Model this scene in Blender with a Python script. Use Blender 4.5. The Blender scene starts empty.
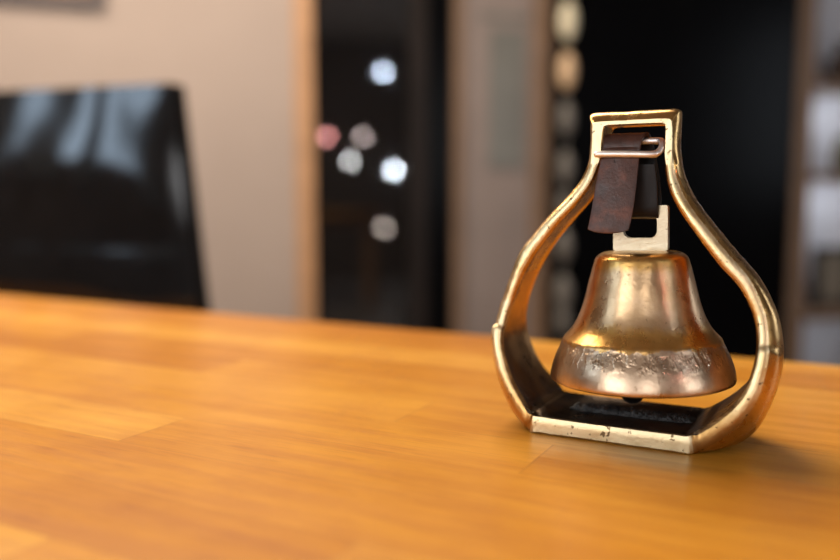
import bpy, bmesh, math, random
from mathutils import Vector, Matrix, noise
random.seed(7)
sc = bpy.context.scene
COL = sc.collection
PI = math.pi
TT = 0.75                      # table top height
CAMH = 0.111                   # camera above the table top

# ------------------------------------------------------------ camera, light, exposure
cam_d = bpy.data.cameras.new('camera')
cam = bpy.data.objects.new('camera', cam_d); COL.objects.link(cam)
cam_d.sensor_width = 36.0
cam_d.lens = 35.0
cam_d.clip_start = 0.01
cam.location = (0, 0, TT + CAMH)
PITCH = math.atan(83 / 817)
cam.rotation_euler = (PI / 2 - PITCH, 0, 0)
cam_d.dof.use_dof = True
cam_d.dof.focus_distance = 0.368
cam_d.dof.aperture_fstop = 3.0
sc.camera = cam
sc.view_settings.view_transform = 'Standard'
sc.view_settings.look = 'None'
sc.view_settings.gamma = 1.0
sc.view_settings.exposure = 0.10
sc.view_settings.use_curve_mapping = False
sc.cycles.use_denoising = True
sc.cycles.max_bounces = 8
sc.cycles.sample_clamp_indirect = 6.0
sc.cycles.caustics_reflective = False
sc.cycles.caustics_refractive = False

world = bpy.data.worlds.new('world'); sc.world = world
world.use_nodes = True
bg = world.node_tree.nodes['Background']
bg.inputs['Color'].default_value = (0.75, 0.85, 1.0, 1)
bg.inputs['Strength'].default_value = 1.0

RA = math.radians(12)          # the room is turned 12 degrees to the camera
ROOM = Matrix.Rotation(RA, 4, 'Z')
A0, A1, B0, B1, RH = -2.5, 4.2, -3.0, 3.45, 2.6

def area(name, loc_room, size, energy, color, dirn):
    l = bpy.data.lights.new(name, 'AREA'); l.shape = 'RECTANGLE'
    l.size, l.size_y = size; l.energy = energy; l.color = color
    o = bpy.data.objects.new(name, l); COL.objects.link(o)
    o.location = ROOM @ Vector(loc_room)
    dv = (ROOM.to_3x3() @ Vector(dirn)).normalized()
    o.rotation_euler = dv.to_track_quat('-Z', 'Y').to_euler()
    return o
# daylight standing in the window openings of the left and rear walls
WIN = [  # (wall, centre along wall, half width, sill, head, power, colour)
    ('left', -1.45, 1.05, 0.45, 2.40, 50, (1.0, 0.97, 0.94)),
    ('left', 0.45, 0.55, 1.45, 2.35, 22, (0.62, 0.80, 1.0)),
    ('right', 0.5, 0.65, 0.9, 2.3, 13, (0.85, 0.92, 1.0)),
    ('rear', -0.95, 0.70, 0.8, 2.35, 20, (1.0, 0.95, 0.91)),  # unseen window added to widen the pale highlight on the bell
    ('rear', 2.6, 0.7, 0.9, 2.3, 11, (1.0, 0.93, 0.84)),
]
for w_, c_, hw, s_, h_, e_, k_ in WIN:
    if w_ == 'left':
        area('window_daylight', (A0 - 0.13, c_, (s_ + h_) / 2), (2 * hw, h_ - s_), e_, k_, (1, 0, 0))
    elif w_ == 'right':
        area('window_daylight', (A1 + 0.13, c_, (s_ + h_) / 2), (2 * hw, h_ - s_), e_, k_, (-1, 0, 0))
    else:
        area('window_daylight', (c_, B0 - 0.13, (s_ + h_) / 2), (2 * hw, h_ - s_), e_, k_, (0, 1, 0))
area('ceiling_light', (-0.4, 1.9, RH - 0.06), (2.2, 1.2), 100, (1.0, 0.84, 0.66), (0, 0, -1))

# ------------------------------------------------------------ helpers
def ray(x, y):
    a = (x - 420) / 817; b = -(y - 280) / 817
    return Vector((a, math.cos(PITCH) + b * math.sin(PITCH), -math.sin(PITCH) + b * math.cos(PITCH)))
def at(x, y, b):
    """room coordinates of a point seen at x, y and standing b metres into the room"""
    r = ROOM.to_3x3().inverted() @ ray(x, y)
    t = b / r.y
    return r.x * t, TT + CAMH + r.z * t

def finish(name, bm, mats, parent=None, smooth=None, room=False):
    me = bpy.data.meshes.new(name); bmesh.ops.recalc_face_normals(bm, faces=bm.faces)
    bm.to_mesh(me); bm.free()
    for m in (mats if isinstance(mats, (list, tuple)) else [mats]): me.materials.append(m)
    if smooth is not None:
        for p in me.polygons: p.use_smooth = True
        me.set_sharp_from_angle(angle=math.radians(smooth))
    o = bpy.data.objects.new(name, me); COL.objects.link(o)
    if parent is not None: o.parent = parent
    elif room: o.rotation_euler = (0, 0, RA)
    return o
def tag(o, label=None, cat=None, group=None, kind=None):
    if label: o['label'] = label
    if cat: o['category'] = cat
    if group: o['group'] = group
    if kind: o['kind'] = kind
    return o
def empty(name, loc, rz, label, cat, group=None):
    o = bpy.data.objects.new(name, None); COL.objects.link(o)
    o.location = loc; o.rotation_euler = (0, 0, rz); o.empty_display_size = 0.02
    return tag(o, label, cat, group)
def box(bm, x0, x1, y0, y1, z0, z1, bev=0.0, mi=0):
    r = bmesh.ops.create_cube(bm, size=1)
    vs = r['verts']
    bmesh.ops.scale(bm, vec=(abs(x1 - x0), abs(y1 - y0), abs(z1 - z0)), verts=vs)
    bmesh.ops.translate(bm, vec=((x0 + x1) / 2, (y0 + y1) / 2, (z0 + z1) / 2), verts=vs)
    fs = list({f for v in vs for f in v.link_faces})
    for f in fs: f.material_index = mi
    if bev:
        es = list({e for v in vs for e in v.link_edges})
        bmesh.ops.bevel(bm, geom=es, offset=bev, segments=3, profile=0.5, affect='EDGES')
def lathe(bm, prof, seg=64, centre=(0, 0, 0), mi=0, caps=True):
    rings = []
    for r, z in prof:
        if r < 1e-6: rings.append([bm.verts.new((centre[0], centre[1], centre[2] + z))])
        else: rings.append([bm.verts.new((centre[0] + r * math.cos(2 * PI * i / seg), centre[1] + r * math.sin(2 * PI * i / seg), centre[2] + z)) for i in range(seg)])
    for a, b in zip(rings, rings[1:]):
        if len(a) == 1 and len(b) == 1: continue
        for i in range(seg):
            j = (i + 1) % seg
            if len(a) == 1: f = bm.faces.new((a[0], b[i], b[j]))
            elif len(b) == 1: f = bm.faces.new((a[i], a[j], b[0]))
            else: f = bm.faces.new((a[i], a[j], b[j], b[i]))
            f.material_index = mi
    return rings
def tube(bm, pts, r, seg=14, mi=0):
    pts = [Vector(p) for p in pts]; rings = []; up = None
    for i, p in enumerate(pts):
        t = (pts[min(i + 1, len(pts) - 1)] - pts[max(i - 1, 0)]).normalized()
        if up is None:
            up = Vector((0, 0, 1)) if abs(t.z) < 0.9 else Vector((1, 0, 0))
        up = (up - t * up.dot(t)).normalized(); s = t.cross(up)
        rr = r[i] if isinstance(r, (list, tuple)) else r
        rings.append([bm.verts.new(p + (up * math.cos(2 * PI * k / seg) + s * math.sin(2 * PI * k / seg)) * rr) for k in range(seg)])
    for a, b in zip(rings, rings[1:]):
        for k in range(seg):
            f = bm.faces.new((a[k], a[(k + 1) % seg], b[(k + 1) % seg], b[k])); f.material_index = mi
    for a in (rings[0], rings[-1]): bm.faces.new(a).material_index = mi
def catmull(pts, n):
    """n samples per span through pts (any dimension)"""
    out = []
    P = [pts[0]] + list(pts) + [pts[-1]]
    for i in range(1, len(P) - 2):
        for k in range(n):
            t = k / n
            out.append(tuple(0.5 * ((2 * b) + (-a + c) * t + (2 * a - 5 * b + 4 * c - d) * t * t + (-a + 3 * b - 3 * c + d) * t ** 3)
                             for a, b, c, d in zip(P[i - 1], P[i], P[i + 1], P[i + 2])))
    out.append(tuple(pts[-1])); return out
def smoothstep(a, b, x):
    t = max(0, min(1, (x - a) / (b - a))); return t * t * (3 - 2 * t)

# ------------------------------------------------------------ materials
class NT:
    def __init__(s, name):
        s.m = bpy.data.materials.new(name); s.m.use_nodes = True
        s.t = s.m.node_tree; s.b = s.t.nodes['Principled BSDF']
    def n(s, typ, **kw):
        nd = s.t.nodes.new(typ)
        for k, v in kw.items():
            if k in ('operation', 'data_type', 'blend_type', 'noise_dimensions', 'feature'): setattr(nd, k, v)
            else: nd.inputs[k.replace('_', ' ')].default_value = v
        return nd
    def l(s, a, b): s.t.links.new(a, b)
    def math(s, op, a, b=None, c=None):
        nd = s.t.nodes.new('ShaderNodeMath'); nd.operation = op
        for i, v in enumerate((a, b, c)):
            if v is None: continue
            if isinstance(v, (int, float)): nd.inputs[i].default_value = v
            else: s.l(v, nd.inputs[i])
        return nd.outputs[0]
    def mix(s, fac, a, b, blend='MIX'):
        nd = s.t.nodes.new('ShaderNodeMix'); nd.data_type = 'RGBA'; nd.blend_type = blend
        for i, v in ((0, fac), (6, a), (7, b)):
            if isinstance(v, (int, float)): nd.inputs[i].default_value = v
            elif isinstance(v, tuple): nd.inputs[i].default_value = (*v, 1) if len(v) == 3 else v
            else: s.l(v, nd.inputs[i])
        return nd.outputs[2]
    def coords(s, scale=(1, 1, 1), kind='Object'):
        tc = s.n('ShaderNodeTexCoord'); mp = s.n('ShaderNodeMapping'); mp.inputs['Scale'].default_value = scale
        s.l(tc.outputs[kind], mp.inputs[0]); return mp.outputs[0]
    def noise(s, vec, scale, detail=4, rough=0.55):
        nd = s.n('ShaderNodeTexNoise'); nd.inputs['Scale'].default_value = scale
        nd.inputs['Detail'].default_value = detail; nd.inputs['Roughness'].default_value = rough
        s.l(vec, nd.inputs['Vector']); return nd.outputs[0]
    def ramp(s, fac, stops):
        nd = s.n('ShaderNodeValToRGB'); r = nd.color_ramp
        while len(r.elements) < len(stops): r.elements.new(0.5)
        for e, (p, c) in zip(r.elements, stops):
            e.position = p; e.color = (*c, 1) if isinstance(c, tuple) else (c, c, c, 1)
        s.l(fac, nd.inputs[0]); return nd.outputs[0]
    def bump(s, h, strength, dist=0.001):
        nd = s.n('ShaderNodeBump'); nd.inputs['Strength'].default_value = strength; nd.inputs['Distance'].default_value = dist
        s.l(h, nd.inputs['Height']); s.l(nd.outputs[0], s.b.inputs['Normal']); return nd

def simple(name, col, rough=0.6, metal=0.0, spec=0.5, coat=0.0, var=0.06, nscale=6.0, emit=None, estr=0):
    q = NT(name); v = q.coords(); f = q.noise(v, nscale)
    lo = tuple(c * (1 - var) for c in col); hi = tuple(min(1, c * (1 + var)) for c in col)
    q.l(q.ramp(f, [(0.3, lo), (0.7, hi)]), q.b.inputs['Base Color'])
    q.b.inputs['Roughness'].default_value = rough; q.b.inputs['Metallic'].default_value = metal
    q.b.inputs['Specular IOR Level'].default_value = spec
    q.b.inputs['Coat Weight'].default_value = coat
    if emit: q.b.inputs['Emission Color'].default_value = (*emit, 1); q.b.inputs['Emission Strength'].default_value = estr
    return q.m

def brass(name, c0, c1, r0, r1, bumpy=0.25, brush=None, spots=0.0, thr=0.70, low=None):
    q = NT(name); v = q.coords()
    f = q.noise(v, 70, 5, 0.6)
    base = q.ramp(f, [(0.32, c0), (0.68, c1)])
    fine = q.noise(v, 420, 3, 0.7)
    if low:      # browner casting skin left towards the foot, with a ragged edge
        sz = q.n('ShaderNodeSeparateXYZ'); q.l(v, sz.inputs[0])
        zz = q.math('ADD', sz.outputs[2], q.math('MULTIPLY', q.math('SUBTRACT', q.noise(v, 150, 4, 0.6), 0.5), 0.02))
        base = q.mix(q.ramp(q.math('MULTIPLY', zz, 10), [(0.14, 1.0), (0.34, 0.0)]), base, low)
    if spots:
        sp = q.ramp(q.noise(v, 330, 2, 0.5), [(thr, 0.0), (thr + 0.05, 1.0)])
        base = q.mix(q.math('MULTIPLY', sp, spots), base, (0.12, 0.07, 0.03))
    q.l(base, q.b.inputs['Base Color'])
    q.b.inputs['Metallic'].default_value = 1.0
    q.l(q.ramp(f, [(0.3, r0), (0.7, r1)]), q.b.inputs['Roughness'])
    vv = q.coords(brush) if brush else v
    h = q.math('ADD', q.math('MULTIPLY', q.noise(vv, 160, 4, 0.6), 0.7), q.math('MULTIPLY', fine, 0.35))
    q.bump(h, bumpy, 0.0012)
    return q.m
M_BRASS = brass('cast_brass', (0.46, 0.262, 0.085), (0.68, 0.43, 0.165), 0.20, 0.34, 0.22, spots=0.35)
M_FACE = brass('ground_brass', (0.66, 0.53, 0.30), (0.80, 0.68, 0.44), 0.36, 0.50, 0.38, brush=(1, 1, 0.25), spots=0.9, thr=0.655)
M_EDGE = brass('worn_brass', (0.66, 0.49, 0.24), (0.84, 0.68, 0.42), 0.30, 0.44, 0.42, spots=0.9, thr=0.66, low=(0.50, 0.30, 0.11))
M_BAIL = brass('bail_metal', (0.45, 0.38, 0.26), (0.62, 0.55, 0.41), 0.36, 0.50, 0.45, brush=(0.3, 1, 1), spots=0.6)
M_STEEL = brass('buckle_steel', (0.80, 0.73, 0.68), (0.92, 0.87, 0.83), 0.42, 0.55, 0.25)

def inner_mat():  # brass turning browner, then near black, towards the tread
    q = NT('inner_brass'); v = q.coords()
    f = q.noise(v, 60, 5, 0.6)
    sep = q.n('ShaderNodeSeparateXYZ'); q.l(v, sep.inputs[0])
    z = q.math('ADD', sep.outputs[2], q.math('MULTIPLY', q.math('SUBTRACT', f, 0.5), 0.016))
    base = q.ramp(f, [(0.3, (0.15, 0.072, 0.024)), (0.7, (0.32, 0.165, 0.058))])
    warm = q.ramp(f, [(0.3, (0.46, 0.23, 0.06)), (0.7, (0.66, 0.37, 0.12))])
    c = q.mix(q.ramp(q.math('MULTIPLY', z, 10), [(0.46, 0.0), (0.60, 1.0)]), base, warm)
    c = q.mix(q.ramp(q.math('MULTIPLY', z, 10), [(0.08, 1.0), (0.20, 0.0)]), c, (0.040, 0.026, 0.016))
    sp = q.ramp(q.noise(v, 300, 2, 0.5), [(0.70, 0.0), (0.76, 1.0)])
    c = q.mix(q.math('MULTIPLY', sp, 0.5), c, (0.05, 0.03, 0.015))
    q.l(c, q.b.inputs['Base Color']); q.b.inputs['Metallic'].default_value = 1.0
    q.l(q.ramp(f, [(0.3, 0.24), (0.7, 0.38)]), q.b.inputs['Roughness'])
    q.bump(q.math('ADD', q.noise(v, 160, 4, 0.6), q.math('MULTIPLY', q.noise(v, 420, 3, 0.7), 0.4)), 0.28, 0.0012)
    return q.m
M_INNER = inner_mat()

def bell_mat():
    q = NT('bell_bronze'); v = q.coords()
    f = q.noise(v, 55, 5, 0.6)
    sep = q.n('ShaderNodeSeparateXYZ'); q.l(v, sep.inputs[0])
    body = q.ramp(f, [(0.30, (0.42, 0.26, 0.135)), (0.55, (0.64, 0.435, 0.245)), (0.75, (0.76, 0.55, 0.35))])
    band = q.ramp(f, [(0.30, (0.42, 0.295, 0.19)), (0.7, (0.68, 0.51, 0.36))])
    gold_sheen = q.ramp(f, [(0.30, (0.56, 0.30, 0.08)), (0.7, (0.76, 0.47, 0.16))])  # warm ceiling light on shoulder and waist, painted as colour bands
    streak = q.noise(q.coords((1, 1, 0.35)), 130, 4, 0.6)
    zz = q.math('ADD', sep.outputs[2], q.math('MULTIPLY', q.math('SUBTRACT', streak, 0.5), 0.010))
    mb = q.math('GREATER_THAN', 0.0445, zz)
    dz = q.math('ABSOLUTE', q.math('SUBTRACT', zz, 0.0485))
    mg = q.ramp(q.math('MULTIPLY', dz, 150), [(0.35, 1.0), (0.95, 0.0)])
    dt = q.ramp(q.math('MULTIPLY', q.math('ABSOLUTE', q.math('SUBTRACT', zz, 0.083)), 150), [(0.3, 1.0), (0.9, 0.0)])
    c = q.mix(q.math('MAXIMUM', mg, dt), body, gold_sheen)
    c = q.mix(mb, c, band)
    sp = q.ramp(q.noise(v, 420, 2, 0.5), [(0.66, 0.0), (0.74, 1.0)])
    c = q.mix(q.math('MULTIPLY', sp, 0.55), c, (0.22, 0.11, 0.05))
    q.l(c, q.b.inputs['Base Color']); q.b.inputs['Metallic'].default_value = 1
    q.l(q.ramp(f, [(0.3, 0.24), (0.7, 0.36)]), q.b.inputs['Roughness'])
    # flaked hammer marks on the shoulder of the lip
    hb = q.math('ADD', q.math('MULTIPLY', q.noise(v, 140, 4, 0.6), 0.45), q.math('MULTIPLY', q.noise(v, 500, 3, 0.6), 0.2))
    zn = q.math('MULTIPLY', q.math('ABSOLUTE', q.math('SUBTRACT', sep.outputs[2], 0.0408)), 170)
    zone = q.ramp(zn, [(0.45, 1.0), (1.0, 0.0)])
    fl = q.ramp(q.noise(q.coords((1, 1, 0.45)), 210, 3, 0.6), [(0.46, 0.0), (0.56, 1.0)])
    hb = q.math('ADD', hb, q.math('MULTIPLY', q.math('MULTIPLY', fl, zone), 0.6))
    q.bump(hb, 0.32, 0.0012)
    return q.m
M_BELL = bell_mat()
M_IRON = simple('dark_iron', (0.02, 0.018, 0.017), 0.35, 0.6, var=0.3, nscale=300)

def leather_mat():
    q = NT('brown_leather'); v = q.coords()
    f = q.noise(v, 75, 5, 0.6); g = q.noise(q.coords((1, 1, 1)), 900, 3, 0.6)
    sep = q.n('ShaderNodeSeparateXYZ'); q.l(v, sep.inputs[0])
    c = q.ramp(f, [(0.30, (0.020, 0.008, 0.005)), (0.52, (0.065, 0.024, 0.015)), (0.75, (0.20, 0.068, 0.038))])
    q.l(c, q.b.inputs['Base Color'])
    q.l(q.ramp(f, [(0.3, 0.34), (0.7, 0.5)]), q.b.inputs['Roughness'])
    q.b.inputs['Specular IOR Level'].default_value = 0.45
    h = q.math('ADD', q.math('MULTIPLY', g, 0.25), q.math('MULTIPLY', f, 0.8))
    q.bump(h, 0.5, 0.0012); return q.m
M_LEATHER = leather_mat()
M_BLACKL = simple('blackened_leather', (0.007, 0.005, 0.005), 0.5, spec=0.25, var=0.4, nscale=150)
def black_mat(name, scale, strength, rough=0.3):
    q = NT(name); v = q.coords(); f = q.noise(v, scale, 4, 0.65)
    q.l(q.ramp(f, [(0.3, 0.006), (0.75, 0.045)]), q.b.inputs['Base Color'])
    q.b.inputs['Roughness'].default_value = rough
    q.bump(f, strength, 0.003); return q.m
M_TAR = black_mat('black_residue', 260, 1.0, 0.30)
M_DARKTREAD = black_mat('blackened_metal', 90, 0.25, 0.32)

def wood_table():
    q = NT('oiled_stave_wood'); tc = q.n('ShaderNodeTexCoord'); sep = q.n('ShaderNodeSeparateXYZ'); q.l(tc.outputs['Object'], sep.inputs[0])
    X, Y = sep.outputs[0], sep.outputs[1]
    row = q.math('FLOOR', q.math('DIVIDE', q.math('ADD', Y, 2.0 + 0.0313), 0.0433))
    wn = q.n('ShaderNodeTexWhiteNoise'); wn.noise_dimensions = '1D'; q.l(row, wn.inputs['W'])
    xs = q.math('DIVIDE', q.math('ADD', q.math('ADD', X, 5.0), q.math('MULTIPLY', wn.outputs[0], 0.9)), 0.42)
    colm = q.math('FLOOR', xs)
    cmb = q.n('ShaderNodeCombineXYZ'); q.l(q.math('ADD', row, 17.0), cmb.inputs[0]); q.l(colm, cmb.inputs[1])
    w2 = q.n('ShaderNodeTexWhiteNoise'); w2.noise_dimensions = '2D'; q.l(cmb.outputs[0], w2.inputs['Vector'])
    stave = q.ramp(w2.outputs[0], [(0.0, (0.58, 0.225, 0.022)), (0.35, (0.67, 0.285, 0.028)), (0.7, (0.74, 0.34, 0.040)), (1.0, (0.83, 0.42, 0.062))])
    # grain runs along the staves, shifted from stave to stave
    off = q.n('ShaderNodeVectorMath'); off.operation = 'ADD'
    mp = q.n('ShaderNodeMapping'); mp.inputs['Scale'].default_value = (1.0, 14.0, 1.0); q.l(tc.outputs['Object'], mp.inputs[0])
    q.l(mp.outputs[0], off.inputs[0]); q.l(w2.outputs[1], off.inputs[1])
    g1 = q.noise(off.outputs[0], 7, 6, 0.62)
    mp2 = q.n('ShaderNodeMapping'); mp2.inputs['Scale'].default_value = (1.0, 22.0, 1.0); q.l(tc.outputs['Object'], mp2.inputs[0])
    off2 = q.n('ShaderNodeVectorMath'); off2.operation = 'ADD'; q.l(mp2.outputs[0], off2.inputs[0]); q.l(w2.outputs[1], off2.inputs[1])
    g2 = q.noise(off2.outputs[0], 38, 4, 0.6)
    grain = q.ramp(g1, [(0.33, (0.78, 0.66, 0.5)), (0.55, (1, 1, 1)), (0.75, (1.12, 1.15, 1.2))])
    c = q.mix(0.75, stave, grain, 'MULTIPLY')
    c = q.mix(0.5, c, q.ramp(g2, [(0.32, (0.62, 0.45, 0.28)), (0.44, (1, 1, 1))]), 'MULTIPLY')
    c = q.mix(0.6, c, q.ramp(q.noise(tc.outputs['Object'], 19, 5, 0.6), [(0.36, (0.86, 0.76, 0.60)), (0.62, (1.07, 1.08, 1.12))]), 'MULTIPLY')
    # fine glue lines between staves
    fy = q.math('FRACT', q.math('DIVIDE', q.math('ADD', Y, 2.0 + 0.0313), 0.0433))
    fx = q.math('FRACT', xs)
    ly = q.math('LESS_THAN', fy, 0.015); lx = q.math('LESS_THAN', fx, 0.0025)
    c = q.mix(q.math('MULTIPLY', q.math('MAXIMUM', lx, ly), 0.25), c, (0.30, 0.10, 0.02))
    q.l(c, q.b.inputs['Base Color'])
    q.l(q.ramp(g1, [(0.3, 0.40), (0.7, 0.30)]), q.b.inputs['Roughness'])
    q.b.inputs['Specular IOR Level'].default_value = 0.3
    q.bump(q.math('ADD', g1, q.math('MULTIPLY', g2, 0.5)), 0.10, 0.0012)
    return q.m
M_TABLE = wood_table()
M_WALL = simple('beige_plaster', (0.355, 0.290, 0.258), 0.85, var=0.04, nscale=3)
M_REAR = simple('dark_taupe_paint', (0.16, 0.12, 0.095), 0.8)
M_CEIL = simple('ceiling_paint', (0.36, 0.31, 0.27), 0.9)
M_FLOOR = simple('grey_floor_tile', (0.16, 0.13, 0.11), 0.5, var=0.2)
M_TRIM = simple('oak_trim', (0.43, 0.24, 0.125), 0.5, var=0.12, nscale=14)
M_POST = simple('brown_oak', (0.20, 0.125, 0.08), 0.55, var=0.15, nscale=14)
M_GLOSS = simple('black_gloss_panel', (0.002, 0.002, 0.0025), 0.04, spec=0.9, coat=0.8, var=0.2)
M_SATIN = simple('black_satin', (0.0015, 0.0015, 0.002), 0.25, spec=0.08, var=0.2)
M_STILE = simple('dark_brown_frame', (0.016, 0.012, 0.011), 0.4, spec=0.15, var=0.2)
M_GREYDOOR = simple('grey_brown_laminate', (0.235, 0.19, 0.175), 0.55, var=0.08, nscale=5)
M_PANE = simple('smoky_pane', (0.15, 0.148, 0.136), 0.3, var=0.15, nscale=5)
M_CHAIR = simple('black_glossy_leather', (0.008, 0.008, 0.009), 0.08, spec=0.45, coat=0.0, var=0.3, nscale=30)
M_SHELFBACK = simple('pale_blue_panel', (0.62, 0.64, 0.70), 0.6, var=0.06)
M_VASE = simple('dark_brown_glaze', (0.035, 0.018, 0.012), 0.25, var=0.4, nscale=20)
M_GREEN = simple('olive_glaze', (0.085, 0.070, 0.035), 0.4, var=0.4, nscale=20)
M_FRAME = simple('black_frame', (0.03, 0.025, 0.022), 0.4)
M_PRINT = simple('faded_print', (0.20, 0.17, 0.13), 0.7, var=0.5, nscale=25)
M_WINFR = simple('white_window_paint', (0.75, 0.73, 0.70), 0.5)
M_CORD = simple('grey_cord', (0.12, 0.11, 0.10), 0.6)
M_HIGHLIGHT_BEADS = [simple('cream_highlight_bead', (0.85, 0.77, 0.56), 0.4), simple('tan_highlight_bead', (0.75, 0.52, 0.32), 0.4), simple('grey_highlight_bead', (0.17, 0.155, 0.14), 0.35)]  # brightness of the highlights is painted into these colours
M_CLOTH = simple('linen_curtain', (0.42, 0.45, 0.48), 0.9)

# ------------------------------------------------------------ structure (room frame)
def wall_with_holes(name, fixed, axis, lo, hi, holes, thick, mat):
    """wall at constant a (axis 'a') or b; holes = (lo, hi, sill, head)"""
    bm = bmesh.new(); cuts = sorted(holes); cur = lo
    def put(p0, p1, z0, z1):
        if p1 - p0 < 1e-4 or z1 - z0 < 1e-4: return
        if axis == 'a': box(bm, fixed, fixed + thick, p0, p1, z0, z1)
        else: box(bm, p0, p1, fixed, fixed + thick, z0, z1)
    for h0, h1, s, t in cuts:
        put(cur, h0, 0, RH); put(h0, h1, 0, s); put(h0, h1, t, RH); cur = h1
    put(cur, hi, 0, RH)
    return tag(finish(name, bm, mat, room=True), kind='structure')
wall_with_holes('wall_left', A0, 'a', B0, B1, [(c - w, c + w, s, h) for k, c, w, s, h, e, q in WIN if k == 'left'], -0.12, M_REAR)
wall_with_holes('wall_rear', B0, 'b', A0, A1, [(c - w, c + w, s, h) for k, c, w, s, h, e, q in WIN if k == 'rear'], -0.12, M_REAR)
wall_with_holes('wall_right', A1, 'a', B0, B1, [(c - w, c + w, s, h) for k, c, w, s, h, e, q in WIN if k == 'right'], 0.12, M_REAR)
wall_with_holes('wall_back', B1, 'b', A0, A1, [], 0.12, M_WALL)
bm = bmesh.new(); box(bm, A0 - .12, A1 + .12, B0 - .12, B1 + .12, -0.06, 0); tag(finish('floor', bm, M_FLOOR, room=True), kind='structure')
bm = bmesh.new(); box(bm, A0 - .12, A1 + .12, B0 - .12, B1 + .12, RH, RH + 0.06); tag(finish('ceiling', bm, M_CEIL, room=True), kind='structure')
for i, (k, c, w, s, h, e, q) in enumerate(WIN):
    bm = bmesh.new(); n = 3 if i == 0 else 2; F = A1 + 0.12 if k == 'right' else A0
    for j in range(n + 1):
        p = c - w + 0.03 + (2 * w - 0.06) * j / n
        if k != 'rear': box(bm, F - 0.09, F - 0.03, p - 0.03, p + 0.03, s, h)
        else: box(bm, p - 0.03, p + 0.03, B0 - 0.09, B0 - 0.03, s, h)
    for z in (s + 0.03, h - 0.03):
        if k != 'rear': box(bm, F - 0.085, F - 0.035, c - w, c + w, z - 0.03, z + 0.03)
        else: box(bm, c - w, c + w, B0 - 0.085, B0 - 0.035, z - 0.03, z + 0.03)
    tag(finish('window_%d' % (i + 1), bm, M_WINFR, room=True), kind='structure')

cw = WIN[1]  # unseen cloth strips, gaps shaped to streak the reflection in the chair back
for j, (p0, p1) in enumerate(((-0.56, -0.26), (-0.10, 0.10), (0.28, 0.55))):
    bm = bmesh.new(); n = 24; F_, Bk = [], []
    for z in (cw[3] - 0.12, cw[4] + 0.05):
        F_.append([bm.verts.new((A0 + 0.05 + 0.02 * math.sin(i * 1.9), cw[1] + p0 + (p1 - p0) * i / n, z)) for i in range(n + 1)])
        Bk.append([bm.verts.new((A0 + 0.046 + 0.02 * math.sin(i * 1.9), cw[1] + p0 + (p1 - p0) * i / n, z)) for i in range(n + 1)])
    for i in range(n):
        bm.faces.new((F_[0][i], F_[0][i + 1], F_[1][i + 1], F_[1][i])); bm.faces.new((Bk[0][i], Bk[1][i], Bk[1][i + 1], Bk[0][i + 1]))
        for q_ in (0, 1): bm.faces.new((F_[q_][i], F_[q_][i + 1], Bk[q_][i + 1], Bk[q_][i]))
    for i in (0, n): bm.faces.new((F_[0][i], F_[1][i], Bk[1][i], Bk[0][i]))
    tag(finish('curtain', bm, M_CLOTH, room=True, smooth=60), ('unseen long linen curtain hung at the near side of the high window', 'unseen narrow linen curtain strip hung at the middle of the high window', 'unseen linen curtain hung at the far side of the high window')[j], 'curtain', 'unseen curtains of the high left window')

# ------------------------------------------------------------ background joinery along the back wall
BF = 3.2                                   # front plane of the joinery
def ax(x, b=BF): return at(x, 200, b)[0]
# oak trim between the beige wall and the dark cabinet; beige wall comes forward to it
bm = bmesh.new(); box(bm, A0, ax(296), BF - 0.02, B1, 0, RH); tag(finish('wall_alcove', bm, M_WALL, room=True), kind='structure')
bm = bmesh.new(); box(bm, ax(296), ax(314), BF - 0.04, B1, 0, RH, 0.004); tag(finish('trim_1', bm, M_TRIM, room=True), kind='structure')

def room_empty(name, a, b, z, label, cat, group=None):
    return empty(name, ROOM @ Vector((a, b, z)), RA, label, cat, group)

# dark glass-fronted cabinet
a0, a1 = ax(315), ax(452)
cab = room_empty('display_cabinet', (a0 + a1) / 2, BF, 0, 'tall black cabinet with dark glass door reflecting round lights, right of beige wall', 'cabinet')
hw = (a1 - a0) / 2; CH = 2.45
def rel(x): return ax(x) - (a0 + a1) / 2
bm = bmesh.new(); box(bm, -hw, hw, 0.0, B1 - BF - 0.01, 0, CH, 0.003); finish('carcass', bm, M_SATIN, cab)
dr = None
bm = bmesh.new(); box(bm, -hw + .01, rel(408), -0.02, -0.001, 0.08, CH - 0.03, 0.002); dr = finish('door', bm, M_GLOSS, cab)
bm = bmesh.new(); box(bm, rel(409), rel(426), -0.028, -0.001, 0.08, CH - 0.03, 0.003); finish('stile', bm, M_STILE, cab)
bm = bmesh.new(); box(bm, rel(400), rel(404), -0.045, -0.021, 0.25, 0.45, 0.003); finish('handle', bm, M_IRON, dr)

# grey-brown door section with a narrow pane
a0, a1 = ax(453), ax(545)
bm = bmesh.new(); box(bm, ax(462), ax(530), BF - 0.01, BF + 0.04, 0, RH - 0.02, 0.002)
d1 = tag(finish('door_1', bm, M_GREYDOOR, room=True), kind='structure')
bm = bmesh.new(); zt = at(500, 30, BF)[1]; zb = at(500, 168, BF)[1]
box(bm, ax(487), ax(522), BF - 0.018, BF - 0.006, zb, zt, 0.002); finish('pane', bm, M_PANE, d1)
bm = bmesh.new(); box(bm, ax(478), ax(526), BF - 0.016, BF - 0.006, at(500, 21, BF)[1], at(500, 14, BF)[1], 0.002); finish('glazing_bar', bm, M_PANE, d1)
for i, (p, r, m) in enumerate(((453, 462, M_POST), (530, 545, M_POST))):
    bm = bmesh.new(); box(bm, ax(p), ax(r), BF - 0.03, B1, 0, RH, 0.004)
    tag(finish('trim_%d' % (i + 2), bm, m, room=True), kind='structure')
bm = bmesh.new(); box(bm, ax(462), ax(530), BF + 0.045, B1, 0, RH); tag(finish('wall_middle', bm, M_WALL, room=True), kind='structure')

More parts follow.
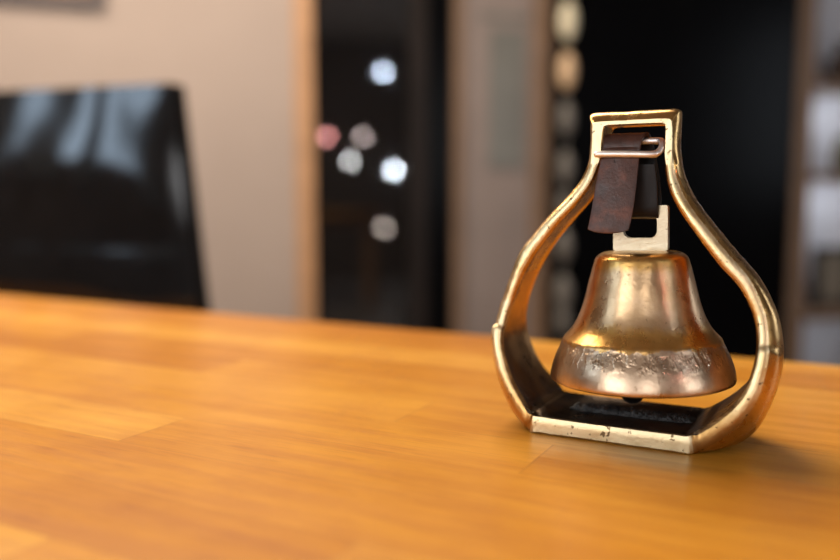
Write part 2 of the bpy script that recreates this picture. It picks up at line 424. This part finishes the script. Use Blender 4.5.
# large black cabinet
a0, a1 = ax(546), ax(789); mid = (a0 + a1) / 2; hw = (a1 - a0) / 2
fr = room_empty('tall_cupboard', mid, BF, 0, 'wide floor-to-ceiling matt black cupboard behind the bell', 'cupboard')
bm = bmesh.new(); box(bm, -hw, hw, 0, B1 - BF - 0.01, 0, CH, 0.003); finish('carcass', bm, M_SATIN, fr)
for s in (-1, 1):
    bm = bmesh.new(); box(bm, min(s * 0.002, s * (hw - .005)), max(s * 0.002, s * (hw - .005)), -0.022, -0.001, 0.08, CH - 0.02, 0.002)
    dd = finish('door', bm, M_SATIN, fr)
    bm = bmesh.new(); box(bm, s * 0.03 - 0.006, s * 0.03 + 0.006, -0.05, -0.023, 0.15, 0.40, 0.003); finish('handle', bm, M_IRON, dd)

# string of beads added for a column of highlights at the cupboard's left edge
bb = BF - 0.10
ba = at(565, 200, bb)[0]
highlight_bead = room_empty('highlight_beads', ba, bb, 0, 'vertical string of cream, tan and grey beads, coloured as bright and dim light spots, hanging before black cupboard', 'highlight stand-in')
bm = bmesh.new(); tube(bm, [(0, 0, 0.3), (0, 0, RH)], 0.003, 8); finish('cord', bm, M_CORD, highlight_bead)
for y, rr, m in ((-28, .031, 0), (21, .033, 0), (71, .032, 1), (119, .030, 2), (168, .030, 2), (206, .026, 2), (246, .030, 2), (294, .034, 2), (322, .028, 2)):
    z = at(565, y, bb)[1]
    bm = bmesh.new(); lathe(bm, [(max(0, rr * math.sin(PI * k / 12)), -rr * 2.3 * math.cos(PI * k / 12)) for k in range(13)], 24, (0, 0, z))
    finish('highlight_bead', bm, M_HIGHLIGHT_BEADS[m], highlight_bead, smooth=60)

# open shelf unit at the far right
a0, a1 = ax(790), ax(905); SW = a1 - a0
sh = room_empty('shelf_unit', a0, BF, 0, 'brown wooden open shelf unit at the right edge, right of black cupboard', 'shelf')
pw = ax(806) - a0
bm = bmesh.new(); box(bm, 0, pw, -0.02, 0.20, 0, 2.45, 0.003); finish('post', bm, M_POST, sh)
bm = bmesh.new(); box(bm, SW - pw, SW, -0.02, 0.20, 0, 2.45, 0.003); finish('post', bm, M_POST, sh)
bm = bmesh.new(); box(bm, pw, SW - pw, 0.205, 0.225, 0, 2.45); finish('back_panel', bm, M_SHELFBACK, sh)
SHZ = [(at(825, y, BF)[1]) for y in (177, 315, 84, 430)]
for z in SHZ + [2.43]:
    bd = bmesh.new(); box(bd, pw, SW - pw, -0.01, 0.20, z - 0.02, z + 0.02, 0.003); bd = finish('shelf_board', bd, M_POST, sh)
    # unlit bar and added fill light under each board, to brighten the shelf
    bm = bmesh.new(); box(bm, pw + .02, SW - pw - .02, 0.005, 0.02, z - 0.026, z - 0.0195); finish('dummy_strip', bm, M_WINFR, bd)
    ll = bpy.data.lights.new('shelf_fill', 'AREA'); ll.shape = 'RECTANGLE'; ll.size = SW - 2 * pw - .06; ll.size_y = 0.012; ll.energy = 0.12 if z < SHZ[0] - .01 else 0.62; ll.color = (0.93, 0.95, 1.0)
    lo = bpy.data.objects.new('shelf_fill', ll); COL.objects.link(lo); lo.parent = sh; lo.location = (SW / 2, 0.0125, z - 0.028); lo.rotation_euler = (math.radians(28), 0, 0)
def on_shelf(name, x, z, dy, label, cat):
    a = at(x, 200, BF + dy)[0]
    return room_empty(name, a, BF + dy, z + 0.0205, label, cat)
v1 = on_shelf('vase', 836, SHZ[2], 0.08, 'dark brown rounded vase on the upper shelf at right edge', 'vase')
bm = bmesh.new(); lathe(bm, [(0, 0), (.035, 0), (.062, .03), (.07, .07), (.05, .12), (.022, .15), (.026, .19), (.02, .19), (.016, .15), (0, .14)], 32); finish('body', bm, M_VASE, v1, smooth=50)
v2 = on_shelf('jug', 840, SHZ[0], 0.08, 'small olive jug standing on the middle shelf at right edge', 'jug')
bm = bmesh.new(); lathe(bm, [(0, 0), (.03, 0), (.045, .04), (.04, .10), (.025, .14), (.03, .17), (.024, .17), (.019, .14), (0, .12)], 32); finish('body', bm, M_GREEN, v2, smooth=50)
bm = bmesh.new(); tube(bm, [(.034 + .03 * math.sin(t), 0, .09 + .045 * math.cos(t)) for t in [PI * k / 10 for k in range(11)]], 0.006, 8); finish('handle', bm, M_GREEN, v2, smooth=50)
v3 = on_shelf('picture_frame', 836, SHZ[1], 0.12, 'small dark framed picture standing on the lower shelf at right edge', 'picture frame')
bm = bmesh.new(); 
for x0, x1, z0, z1 in ((-.10, .10, 0, .03), (-.10, .10, .25, .28), (-.10, -.07, .03, .25), (.07, .10, .03, .25)): box(bm, x0, x1, -.012, .012, z0, z1, .002)
finish('frame', bm, M_FRAME, v3)
bm = bmesh.new(); box(bm, -.07, .07, -.002, .006, .03, .25); finish('print', bm, M_PRINT, v3)

# framed picture on the beige wall, top left
b = BF - 0.05
ar, zr = at(104, 6, b)
pic = room_empty('wall_picture', ar, b, zr, 'framed picture high on beige wall, only its lower edge seen', 'picture')
pic.rotation_euler = (0, math.radians(1.3), RA)
Wp, Hp, fw = 0.62, 0.45, 0.035
bm = bmesh.new()
for x0, x1, z0, z1 in ((-Wp, 0, 0, fw), (-Wp, 0, Hp - fw, Hp), (-Wp, -Wp + fw, fw, Hp - fw), (-fw, 0, fw, Hp - fw)): box(bm, x0, x1, 0, .03, z0, z1, .003)
finish('frame', bm, simple('dark_grey_frame', (0.10, 0.085, 0.09), 0.5), pic)
bm = bmesh.new(); box(bm, -Wp + fw, -fw, .012, .028, fw, Hp - fw); finish('print', bm, simple('brown_print', (0.30, 0.17, 0.08), 0.7, var=0.4, nscale=12), pic)

# unseen globe lights added behind the camera to mirror as discs in the glass door
def globe(x, y, back, r, col, st, what):
    r_ = ROOM.to_3x3().inverted() @ ray(x, y)
    t = (BF - 0.02 + back) / r_.y
    a = r_.x * t; z = TT + CAMH + r_.z * t; bq = BF - 0.02 - back
    e = room_empty('disc_light', a, bq, z, what, 'lamp', 'unseen globes added for the discs in the glass door')
    bm = bmesh.new(); lathe(bm, [(r * math.sin(PI * k / 12), -r * math.cos(PI * k / 12)) for k in range(13)], 24)
    finish('globe', bm, simple('lit_globe', (0.8, 0.8, 0.8), 0.4, emit=col, estr=st), e, smooth=60)
    bm = bmesh.new(); tube(bm, [(0, 0, r * 0.95), (0, 0, RH - z)], 0.003, 8); finish('cord', bm, M_CORD, e)
globe(383, 72, 4.3, 0.015, (0.70, 0.82, 1.0), 413, 'added bluish globe light hung highest, mirrored at the top of the dark glass door')
globe(394, 170, 4.6, 0.015, (0.82, 0.91, 1.0), 665, 'brightest added white globe light, mirrored as the largest light disc in the glass door')
globe(350, 161, 4.2, 0.015, (0.95, 0.95, 0.95), 206, 'added plain white globe light, mirrored left of the brightest disc')
globe(363, 137, 4.7, 0.015, (1.0, 0.82, 0.78), 147, 'added faint pinkish white globe light, mirrored just above the plain white disc')
globe(327, 137, 4.4, 0.015, (1.0, 0.40, 0.38), 221, 'added red globe light, mirrored beside the oak trim')
globe(384, 228, 4.8, 0.018, (1.0, 0.85, 0.75), 96, 'added dim warm globe light hung low, mirrored lowest right in the glass door')
globe(341, 220, 4.9, 0.018, (1.0, 0.85, 0.8), 26, 'dimmest added globe light hung lowest, mirrored lowest left in the glass door')

# ------------------------------------------------------------ table
D = Vector((0.88620, -0.46330, 0)); EV = Vector((0.46330, 0.88620, 0)); TA = -math.radians(27.6)
ORG = Vector((0.09982, 0.38199, TT))
FAR = 0.602 - ORG.dot(EV)                  # far edge, measured from the stirrup's centre
tb = empty('table', ORG - Vector((0, 0, TT)), TA, 'long honey-orange wooden table of joined staves under the brass bell', 'table')
bm = bmesh.new(); box(bm, -1.45, 0.95, FAR - 0.95, FAR, TT - 0.035, TT, 0.003); finish('tabletop', bm, M_TABLE, tb, smooth=40)
for x in (-1.39, 0.89):
    for y in (FAR - 0.89, FAR - 0.06):
        bm = bmesh.new(); box(bm, x - .035, x + .035, y - .035, y + .035, 0, TT - 0.0352, .003); finish('leg', bm, M_TRIM, tb)
bm = bmesh.new()
box(bm, -1.35, 0.85, FAR - 0.08, FAR - 0.055, TT - 0.12, TT - 0.0352)
box(bm, -1.35, 0.85, FAR - 0.90, FAR - 0.875, TT - 0.12, TT - 0.0352)
finish('apron', bm, M_TRIM, tb)

# ------------------------------------------------------------ black chair beyond the table
CHX, CHY = -0.947, FAR + 0.186
ch = empty('chair', ORG + D * CHX + EV * CHY - Vector((0, 0, TT)), TA + math.radians(10.6), 'high-backed glossy black leather chair pushed up to the far side of the table', 'chair')
def chair_back():
    bm = bmesh.new(); n, m = 26, 26
    # half widths narrow upwards; the back leans away
    z0, z1 = 0.46, 1.024
    fr_, bk = [], []
    for j in range(m + 1):
        t = j / m; z = z0 + (z1 - z0) * t
        hwid = 0.285 - 0.105 * t
        lean = 0.075 * t
        rf, rb = [], []
        for i in range(n + 1):
            s = -1 + 2 * i / n
            bulge = 0.003 * (1 - abs(s) ** 4) * (1 - abs(2 * t - 1) ** 6)
            crease = 0.004 * math.exp(-((z - 0.80) / 0.012) ** 2)
            wav = 0.004 * noise.noise(Vector((s * 1.6, z * 7, 3))) * (1 - abs(s) ** 4)
            rf.append(bm.verts.new((s * hwid, lean - bulge + crease - wav, z)))
            rb.append(bm.verts.new((s * hwid, lean + 0.035 + bulge * 0.5, z)))
        fr_.append(rf); bk.append(rb)
    for j in range(m):
        for i in range(n):
            bm.faces.new((fr_[j][i], fr_[j][i + 1], fr_[j + 1][i + 1], fr_[j + 1][i]))
            bm.faces.new((bk[j][i], bk[j + 1][i], bk[j + 1][i + 1], bk[j][i + 1]))
        for i in (0, n):
            bm.faces.new((fr_[j][i], fr_[j + 1][i], bk[j + 1][i], bk[j][i]))
    for j in (0, m):
        for i in range(n): bm.faces.new((fr_[j][i], fr_[j][i + 1], bk[j][i + 1], bk[j][i]))
    return bm
finish('backrest', chair_back(), M_CHAIR, ch, smooth=35)
bm = bmesh.new(); box(bm, -.25, .25, -.38, .03, .40, .47, .02); finish('seat', bm, M_CHAIR, ch, smooth=40)
for x in (-.21, .21):
    for y in (-.34, 0.0):
        bm = bmesh.new(); box(bm, x - .018, x + .018, y - .018, y + .018, 0, .402, .003); finish('leg', bm, M_IRON, ch)

# ------------------------------------------------------------ stirrup
st = empty('stirrup', ORG, TA, 'old brass riding stirrup standing upright on the wooden table, framing the bell', 'stirrup')
# stations: inner (u,z), front face outer edge (u,z), outer crown (u,z); millimetres
RIGHT = [((0, 8.5), (0, .2), (0, 0)), ((14, 8.5), (14, .2), (14, 0)), ((27, 8.6), (28, .2), (33, 0)),
 ((32.0, 9.0), (33.2, .3), (43, .5)), ((39.6, 14.1), (43, 7), (52.8, 3.9)), ((47, 20.9), (51.5, 15.5), (58.5, 11)),
 ((52.6, 28.6), (57.3, 25), (62.8, 21)), ((55.5, 38.3), (60.3, 37), (65.9, 34)), ((56.5, 47.6), (61.2, 48), (66.2, 45)),
 ((55.4, 57.1), (60, 58.5), (64, 58)), ((51.8, 66.6), (56.2, 69), (59.8, 68)), ((47, 74), (51.6, 77), (54.5, 76.5)),
 ((39.6, 81.8), (44.2, 85.5), (46.4, 85.8)), ((30.4, 93.6), (34.8, 96.6), (36.8, 97.4)), ((21.4, 106.2), (25.9, 108.2), (28, 109)),
 ((16.6, 116.3), (21, 117.3), (23.2, 118)), ((14.8, 126.5), (18.6, 127), (20.6, 127)), ((14.7, 135), (18.0, 136), (19.6, 137)),
 ((14.6, 141.8), (17.6, 142.6), (19.9, 146.5)), ((13.4, 143.6), (16.4, 145.5), (18.9, 150.1)), ((8, 143.9), (9, 145.8), (10, 150.4)), ((1, 143.9), (1, 145.8), (1, 150.4))]
LEFT = [((0, 8.5), (0, .2), (0, 0)), ((-14, 8.5), (-14, .2), (-14, 0)), ((-34, 8.8), (-35, .2), (-36, 0)),
 ((-39.6, 9.4), (-41.2, .5), (-45, .6)), ((-44.3, 14.8), (-49, 8.8), (-53.5, 4.5)), ((-51.1, 23.5), (-57.2, 21), (-60, 15)),
 ((-55.6, 33), (-62.0, 32.2), (-63.5, 28)), ((-58.1, 41.7), (-64.2, 43.5), (-66, 41)), ((-57.6, 49.9), (-62.9, 50.5), (-65, 50)),
 ((-55.6, 58.3), (-60.9, 59), (-62.8, 59)), ((-51.6, 69.6), (-57.2, 71), (-58.8, 71)), ((-46.5, 79.9), (-52.4, 83.5), (-53.6, 84)),
 ((-39.9, 89.7), (-46, 91.6), (-47.4, 92.5)), ((-31.9, 99.7), (-37.6, 101.6), (-39.2, 102.6)), ((-23.7, 108.7), (-29.2, 110.2), (-31, 111.2)),
 ((-17.4, 117.9), (-22.6, 118.6), (-24.6, 119)), ((-14.0, 128), (-19.2, 127.6), (-21, 127.6)), ((-13.6, 136), (-18.6, 136.5), (-20.4, 137)),
 ((-13.0, 141.8), (-18.6, 142.8), (-20.6, 146.5)), ((-11.6, 143.6), (-17.6, 145.3), (-20.2, 150.0)), ((-6, 143.9), (-8, 145.7), (-9, 150.3)), ((-1, 143.9), (-1, 145.8), (-1, 150.4))]
def wof(z):
    T = [(0, 25), (9, 25), (23, 20.5), (40, 17), (60, 12.6), (80, 12), (100, 11.3), (120, 9.2), (150, 8)]
    for (a, x), (b_, y) in zip(T, T[1:]):
        if z <= b_: return x + (y - x) * (z - a) / (b_ - a)
    return 8
def stirrup_mesh():
    flat = lambda L: [(*i, *o, *m) for i, o, m in L]
    r = catmull(flat(RIGHT), 9); l = catmull(flat(LEFT), 9)
    loop = r + l[::-1][1:-1]            # closed, starts at the bottom centre
    bm = bmesh.new(); rings = []; cls = []; us = []
    N = len(loop)
    for idx, (iu, iz, ou, oz, mu, mz) in enumerate(loop):
        w = wof(iz)
        lowl = iz < 45 and iu < 0
        ledge = 1.1 * (1 - smoothstep(46.5, 48, iz)) * smoothstep(9.6, 11, iz)      # raised rim below the old break lines
        w += ledge
        tread = 1 - smoothstep(8.9, 9.8, iz); w += 1.0 * tread
        I = Vector((iu, iz)); O = Vector((ou, oz)); Mx = Vector((mu, mz))
        O = O + (O - I).normalized() * 0.5 * ledge
        j = 0.22 * noise.noise(Vector((iu * .18, iz * .18, 1))) ; O = O + (O - I).normalized() * j; Mx = Mx + (Mx - I).normalized() * j
        ch = (O - I) * 0.08
        dip = I - (O - I).normalized() * 0.0
        trd = 1 - smoothstep(9, 14, iz)
        inner_mid = I + Vector((0, -1.6)) * trd + Vector((0, 3.4 * math.exp(-((abs(iu) - 38.5) / 7) ** 2))) * trd + (Mx - I).normalized() * 0.6 * (1 - trd)
        ring = []
        def P(q, v): ring.append(bm.verts.new((q.x * .001, v * .001, q.y * .001)))
        lerp = lambda a, b, t: a + (b - a) * t
        flatn = max(1 - smoothstep(9, 10.5, iz), smoothstep(122, 132, iz))   # tread and top box are ground flat, the arms are rounded
        rd = 0.9 * (1 - flatn); c2 = ch * (1 + 1.6 * (1 - flatn))
        P(I + c2, -w + rd * .35); P(lerp(I, O, .5), -w - .1 * rd); P(O - c2, -w + rd * .35)        # worn front face
        P(O + ch * .1, -w + .6 + rd)
        P(lerp(O, Mx, .50), -w * .78); P(lerp(O, Mx, .86), -w * .5); P(Mx, -w * .15); P(Mx, w * .15)
        P(lerp(O, Mx, .86), w * .5); P(lerp(O, Mx, .50), w * .78)
        P(O + ch * .3, w - .6); P(O - ch, w); P(I + ch, w); P(I, w - .5)
        P(lerp(I, inner_mid, .8), w * .82); P(inner_mid, w * .45); P(inner_mid, -w * .45); P(lerp(I, inner_mid, .8), -w * .82); P(I, -w + .5 + rd)
        rings.append(ring); cls.append(iz); us.append(iu)
    K = len(rings[0])
    for i in range(N):
        a, b_ = rings[i], rings[(i + 1) % N]
        for k in range(K):
            k2 = (k + 1) % K
            f = bm.faces.new((a[k], a[k2], b_[k2], b_[k]))
            if k in (19, 0, 1, 2) and True:
                f.material_index = 1 if cls[i] < 9.3 or cls[i] > 112 else 3
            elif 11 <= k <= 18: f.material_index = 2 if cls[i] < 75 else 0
            else: f.material_index = 0
    return bm
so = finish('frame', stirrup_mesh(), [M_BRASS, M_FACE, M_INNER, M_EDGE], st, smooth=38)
# crinkled black strip along the tread
def pad():
    bm = bmesh.new(); n, m = 90, 14; g = []
    for i in range(n + 1):
        u = -29 + 60 * i / n; row = []
        for j in range(m + 1):
            s = -1 + 2 * j / m
            e = min(1, (1 - abs(s)) * 3, (1 - abs(2 * i / n - 1)) * 9)
            z = 6.4 + max(0, e) ** .5 * (2.8 + 1.1 * noise.noise(Vector((u * .45, s * 2.2, 0))) + .9 * noise.noise(Vector((u * 1.5, s * 5, 4))))
            v = 3 + s * (5 + 1.1 * noise.noise(Vector((u * .25, 9, s))))
            row.append(bm.verts.new((u * .001, v * .001, z * .001)))
        g.append(row)
    for i in range(n):
        for j in range(m): bm.faces.new((g[i][j], g[i + 1][j], g[i + 1][j + 1], g[i][j + 1]))
    return bm
tag(finish('tread_pad', pad(), M_TAR, st, smooth=70), 'crinkled black strip along the tread')

# ------------------------------------------------------------ bell
BC = (0.0060, 0.0)
be = empty('bell', ORG + D * BC[0] + EV * BC[1], TA, 'small flared bronze bell hanging inside the brass stirrup', 'bell')
def bell_body():
    outer = [(0, 86.4), (9, 86.4), (15, 86.0), (18.9, 85.2), (21.5, 83.2), (22.7, 80), (23.8, 76), (25.0, 71.5), (26.7, 65), (28.6, 59), (30.8, 54), (33.0, 50.2), (35.6, 47.2), (37.4, 45.4), (38.3, 43.2), (39.8, 40.2), (41.8, 36), (43.2, 31.8), (43.9, 28), (43.7, 26.4)]
    inner = [(42.0, 25.6), (40.5, 26.4), (39.8, 31), (37.5, 38), (34, 44.5), (29, 50.5), (24.5, 58), (21.5, 68), (18.5, 79), (15, 82.5), (0, 83.2)]
    p = [(r * .001, z * .001) for r, z in catmull(outer, 5)] + [(max(r, 0) * .001, z * .001) for r, z in catmull(inner, 3)]
    p[0] = (0, p[0][1]); p[-1] = (0, p[-1][1])
    p = [(a * .962, b_) for a, b_ in p]
    bm = bmesh.new(); lathe(bm, p, 160)
    for v in bm.verts:
        r = math.hypot(v.co.x, v.co.y)
        if r < 1e-4: continue
        z = v.co.z; th = math.atan2(v.co.y, v.co.x)
        dd = 0.00022 * noise.noise(Vector((math.cos(th) * 3, math.sin(th) * 3, z * 60)))
        zone = math.exp(-((z - .0412) / .0034) ** 2)
        cell = noise.noise(Vector((math.cos(th) * 15, math.sin(th) * 15, z * 90))) + .5 * noise.noise(Vector((math.cos(th) * 34, math.sin(th) * 34, z * 200)))
        dd += zone * 0.00030 * cell
        v.co.x *= 1 + dd / r; v.co.y *= 1 + dd / r
    return bm
be.rotation_euler = (0, math.radians(-1.5), TA)      # hangs a touch askew
finish('bell_body', bell_body(), M_BELL, be, smooth=50)
# bail: rectangular metal loop on top
def bail():
    x0, x1, z0, z1 = -12.6, 12.4, 86.3, 107
    bm = bmesh.new()
    def rr(x0, x1, z0, z1, r):
        P = []
        for cx, cz, a in ((x1 - r, z0 + r, -90), (x1 - r, z1 - r, 0), (x0 + r, z1 - r, 90), (x0 + r, z0 + r, 180)):
            for k in range(7): t = math.radians(a + 15 * k); P.append((cx + r * math.cos(t), cz + r * math.sin(t)))
        return P
    o = rr(x0, x1, z0, z1, 1.0); i = rr(x0 + 4.6, x1 - 4.8, z0 + 5.8, z1 - 3.8, 3.4)
    V = [[bm.verts.new((p[0] * .001, y * .001, p[1] * .001)) for p in P] for P, y in ((o, -2), (o, 2), (i, 2), (i, -2))]
    n = len(o)
    for k in range(n):
        q = (k + 1) % n
        for a, b_ in ((0, 1), (1, 2), (2, 3), (3, 0)): bm.faces.new((V[a][k], V[a][q], V[b_][q], V[b_][k]))
    bmesh.ops.bevel(bm, geom=[e for e in bm.edges if len(e.link_faces) == 2 and e.calc_face_angle(0) > 1.2], offset=.0004, segments=2, affect='EDGES')
    return bm
finish('bail', bail(), M_BAIL, be, smooth=40)
cl = bmesh.new(); lathe(cl, [(5.6e-3 * math.sin(PI * k / 14), .0188 - 5.6e-3 * math.cos(PI * k / 14)) for k in range(15)], 32, (-.004, 0, 0))
tube(cl, [(-.004, 0, .0235), (-.002, 0, .05), (0, 0, .0835)], .0013, 10)
finish('clapper', cl, M_IRON, be, smooth=50)

# ------------------------------------------------------------ strap with buckle
sp = empty('leather_strap', ORG, TA, 'worn brown leather strap with a wire buckle holding the bell in the stirrup', 'strap')
rows = [(-17.2, 1.2, -15.6, 96.2), (-16.6, 2.0, -14.8, 100), (-15.9, 2.7, -13.6, 106), (-15.0, 3.3, -12.0, 115), (-14.1, 3.5, -10.5, 122), (-13.3, 3.7, -9.0, 129),
        (-13.0, 4.0, -8.2, 133), (-13.0, 4.4, -7.4, 136), (-13.1, 5.2, -5.6, 138.6), (-12.8, 6.0, -3.0, 139.4), (-12.4, 6.6, -.4, 138.6), (-12, 7.4, 1.4, 136),
        (-10.8, 8.6, 2.6, 130), (-7.5, 10.4, 3.2, 120), (-4.6, 11.4, 3.4, 112), (-4.2, 11.6, 3.4, 106), (-4.2, 11.6, 2.6, 103.0), (-4.2, 11.6, 0.2, 101.8), (-4.2, 11.6, -2.4, 102.6), (-4.2, 11.6, -3.6, 105.4), (-4.2, 11.5, -4.0, 110), (-5, 11, -4.2, 118), (-5.6, 10, -4.6, 126)]
def strap_mesh():
    R = catmull(rows, 6); bm = bmesh.new(); n = 16; G = []
    s0 = 0
    for k, (a, b_, v, z) in enumerate(R):
        row = []
        for i in range(n + 1):
            t = i / n; s = 2 * t - 1
            endz = 0
            if k < 8: endz = -1.6 * (1 - abs(s) ** 2.5) * (1 - k / 8)
            cup = -0.9 * (1 - s * s) * (1 if k < 36 else 0) * min(1, k / 6 + .3)
            nz = .25 * noise.noise(Vector((s * 2, z * .12, v * .1)))
            row.append(bm.verts.new(((a + (b_ - a) * t) * .001, (v + cup + nz + .8 * s * (1 if k < 30 else 0) * 0.4) * .001, (z + endz) * .001)))
        G.append(row)
    for k in range(len(G) - 1):
        for i in range(n): bm.faces.new((G[k][i], G[k][i + 1], G[k + 1][i + 1], G[k + 1][i])).material_index = 1 if k > 62 else 0
    return bm
so_ = finish('strap_band', strap_mesh(), [M_LEATHER, M_BLACKL], sp, smooth=60)
sm = so_.modifiers.new('thick', 'SOLIDIFY'); sm.thickness = 0.0017; sm.offset = 0
bv = so_.modifiers.new('bev', 'BEVEL'); bv.width = 0.0004; bv.segments = 2; bv.limit_method = 'ANGLE'; bv.angle_limit = math.radians(50)
wire = [(-16.4, -11.4, 130.5), (-10, -11.6, 130.5), (0, -11.6, 130.2), (8.5, -11.2, 129.9), (11.2, -10.0, 130.2), (12.8, -8, 132), (13.2, -6, 134.4), (12.4, -4, 136), (10, -2.8, 136.4), (4, -2.6, 136.4), (-4, -2.6, 136.4), (-11.6, -2.6, 136.4)]
bm = bmesh.new(); W = catmull(wire, 6)
tube(bm, [(x * .001, y * .001, z * .001) for x, y, z in W], [.0004 if i in (0, len(W) - 1) else (.0014 if i == 1 else .00155) for i in range(len(W))], 14)
tag(finish('buckle', bm, M_STEEL, sp, smooth=60), 'silvery wire buckle')
bm = bmesh.new(); lathe(bm, [(0, 0), (.0013, 0), (.0017, .0003), (.0013, .0008), (0, .0006)], 20)
bmesh.ops.rotate(bm, matrix=Matrix.Rotation(PI / 2 - 0.2, 3, 'X'), verts=bm.verts); bmesh.ops.translate(bm, vec=(-.0060, -.0103, .1275), verts=bm.verts)
finish('rivet', bm, M_IRON, sp, smooth=60)
